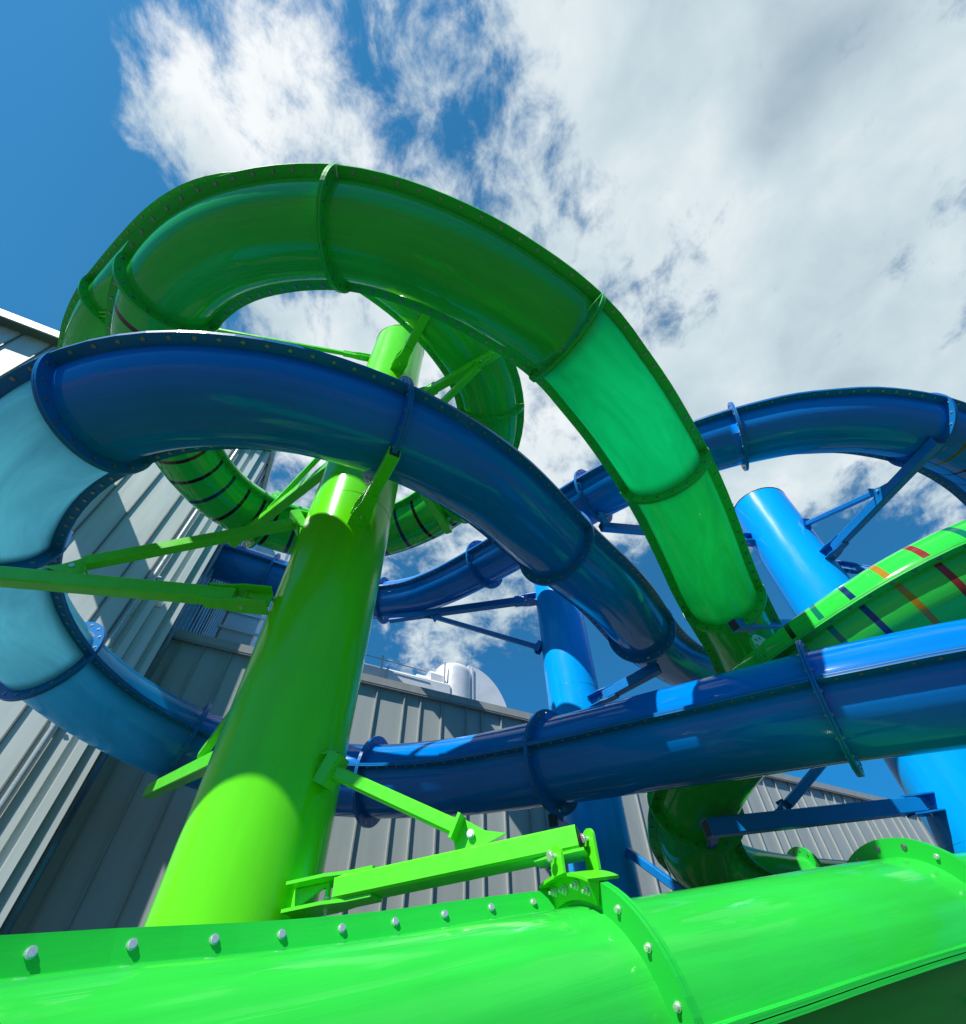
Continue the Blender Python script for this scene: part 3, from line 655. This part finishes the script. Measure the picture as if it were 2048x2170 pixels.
# clouds lie on a flat layer overhead: direction / height gives the layer's own coordinates
zz = math_('ADD', math_('MAXIMUM', sepz.outputs['Z'], 0.0), .22)
lay = node('ShaderNodeVectorMath', operation='SCALE'); ln(dirv, lay.inputs[0]); ln(math_('DIVIDE', 1.0, zz), lay.inputs['Scale'])
def wn(scale, detail, rough, sx=(1, 1, 1), rot=0, dist=0, off=(0, 0, 0), lac=2.0):
    mp = node('ShaderNodeMapping'); mp.inputs['Scale'].default_value = sx; mp.inputs['Rotation'].default_value = (0, 0, R(rot)); mp.inputs['Location'].default_value = off
    ln(lay.outputs[0], mp.inputs['Vector'])
    n = node('ShaderNodeTexNoise', noise_dimensions='2D'); n.inputs['Scale'].default_value = scale; n.inputs['Detail'].default_value = detail
    n.inputs['Roughness'].default_value = rough; n.inputs['Distortion'].default_value = dist; n.inputs['Lacunarity'].default_value = lac; ln(mp.outputs['Vector'], n.inputs['Vector'])
    return n.outputs['Fac']
f1 = wn(4.0, 15, .6, (1, 1, 1), 0, .1, (1.3, .4, 0)); f2 = wn(17, 12, .62, (1.0, .78, 1), 40, .2, (3, 1, 0), 2.1)
f = math_('ADD', math_('MULTIPLY', f1, .5), math_('MULTIPLY', f2, .5))
v = math_('ADD', math_('MULTIPLY', math_('SUBTRACT', f, .5), CLOUD_AMP), math_('ADD', blobsum(BLOBS), CLOUD_BIAS))
mask = node('ShaderNodeMapRange', interpolation_type='SMOOTHSTEP'); mask.inputs['From Min'].default_value = -.3; mask.inputs['From Max'].default_value = .5
ln(v, mask.inputs['Value'])
g1 = wn(2.3, 10, .55, (1, .8, 1), 40, .3, (5, 2, 0)); g2 = wn(7, 8, .55, (1, 1, 1), 0, .2, (2, 7, 0))
gm = math_('ADD', math_('MULTIPLY', g1, .65), math_('MULTIPLY', g2, .35))
shade = math_('ADD', math_('MULTIPLY', math_('SUBTRACT', gm, .5), 1.5), math_('ADD', blobsum(DARK), .3))
cr = node('ShaderNodeValToRGB'); el = cr.color_ramp.elements
el[0].position = 0; el[0].color = (.94, .98, 1.0, 1); el[1].position = 1; el[1].color = (.22, .32, .42, 1)
e = el.new(.35); e.color = (.62, .74, .80, 1)
e = el.new(.65); e.color = (.44, .56, .64, 1)
ln(shade, cr.inputs['Fac'])
bg2 = node('ShaderNodeBackground'); bg2.inputs['Strength'].default_value = CLOUD_STR; ln(cr.outputs['Color'], bg2.inputs['Color'])
mx = node('ShaderNodeMixShader'); ln(mask.outputs['Result'], mx.inputs['Fac']); ln(bg1.outputs[0], mx.inputs[1]); ln(bg2.outputs[0], mx.inputs[2])
ln(mx.outputs[0], out.inputs['Surface'])

sun = bpy.data.lights.new('sun', 'SUN'); sun.energy = 5.0; sun.angle = R(.53); sun.color = (1, .96, .88)
so = bpy.data.objects.new('sun', sun); col.objects.link(so)
sd_ = Vector((math.sin(R(SUN_AZ)) * math.cos(R(SUN_EL)), math.cos(R(SUN_AZ)) * math.cos(R(SUN_EL)), math.sin(R(SUN_EL))))
so.rotation_euler = (-sd_).to_track_quat('-Z', 'Y').to_euler(); so.location = sd_ * 60

# ------------------------------------------------------------------ camera
cam = bpy.data.cameras.new('camera'); co = bpy.data.objects.new('camera', cam); col.objects.link(co)
cam.sensor_fit = 'HORIZONTAL'; cam.sensor_width = 36; cam.lens = 18.0; cam.clip_start = .05; cam.clip_end = 3000
m3 = Matrix([[0.999744, 0.022644, 0.0], [0.017147, -0.757045, -0.653138], [-0.01479, 0.652971, -0.757239]])
co.matrix_world = Matrix.Translation(CAMP) @ m3.to_4x4()
scene.camera = co
scene.view_settings.view_transform = 'Standard'; scene.view_settings.look = 'None'; scene.view_settings.exposure = .46; scene.view_settings.gamma = 1
scene.cycles.max_bounces = 10; scene.cycles.diffuse_bounces = 4; scene.cycles.transmission_bounces = 8
scene.cycles.use_denoising = True
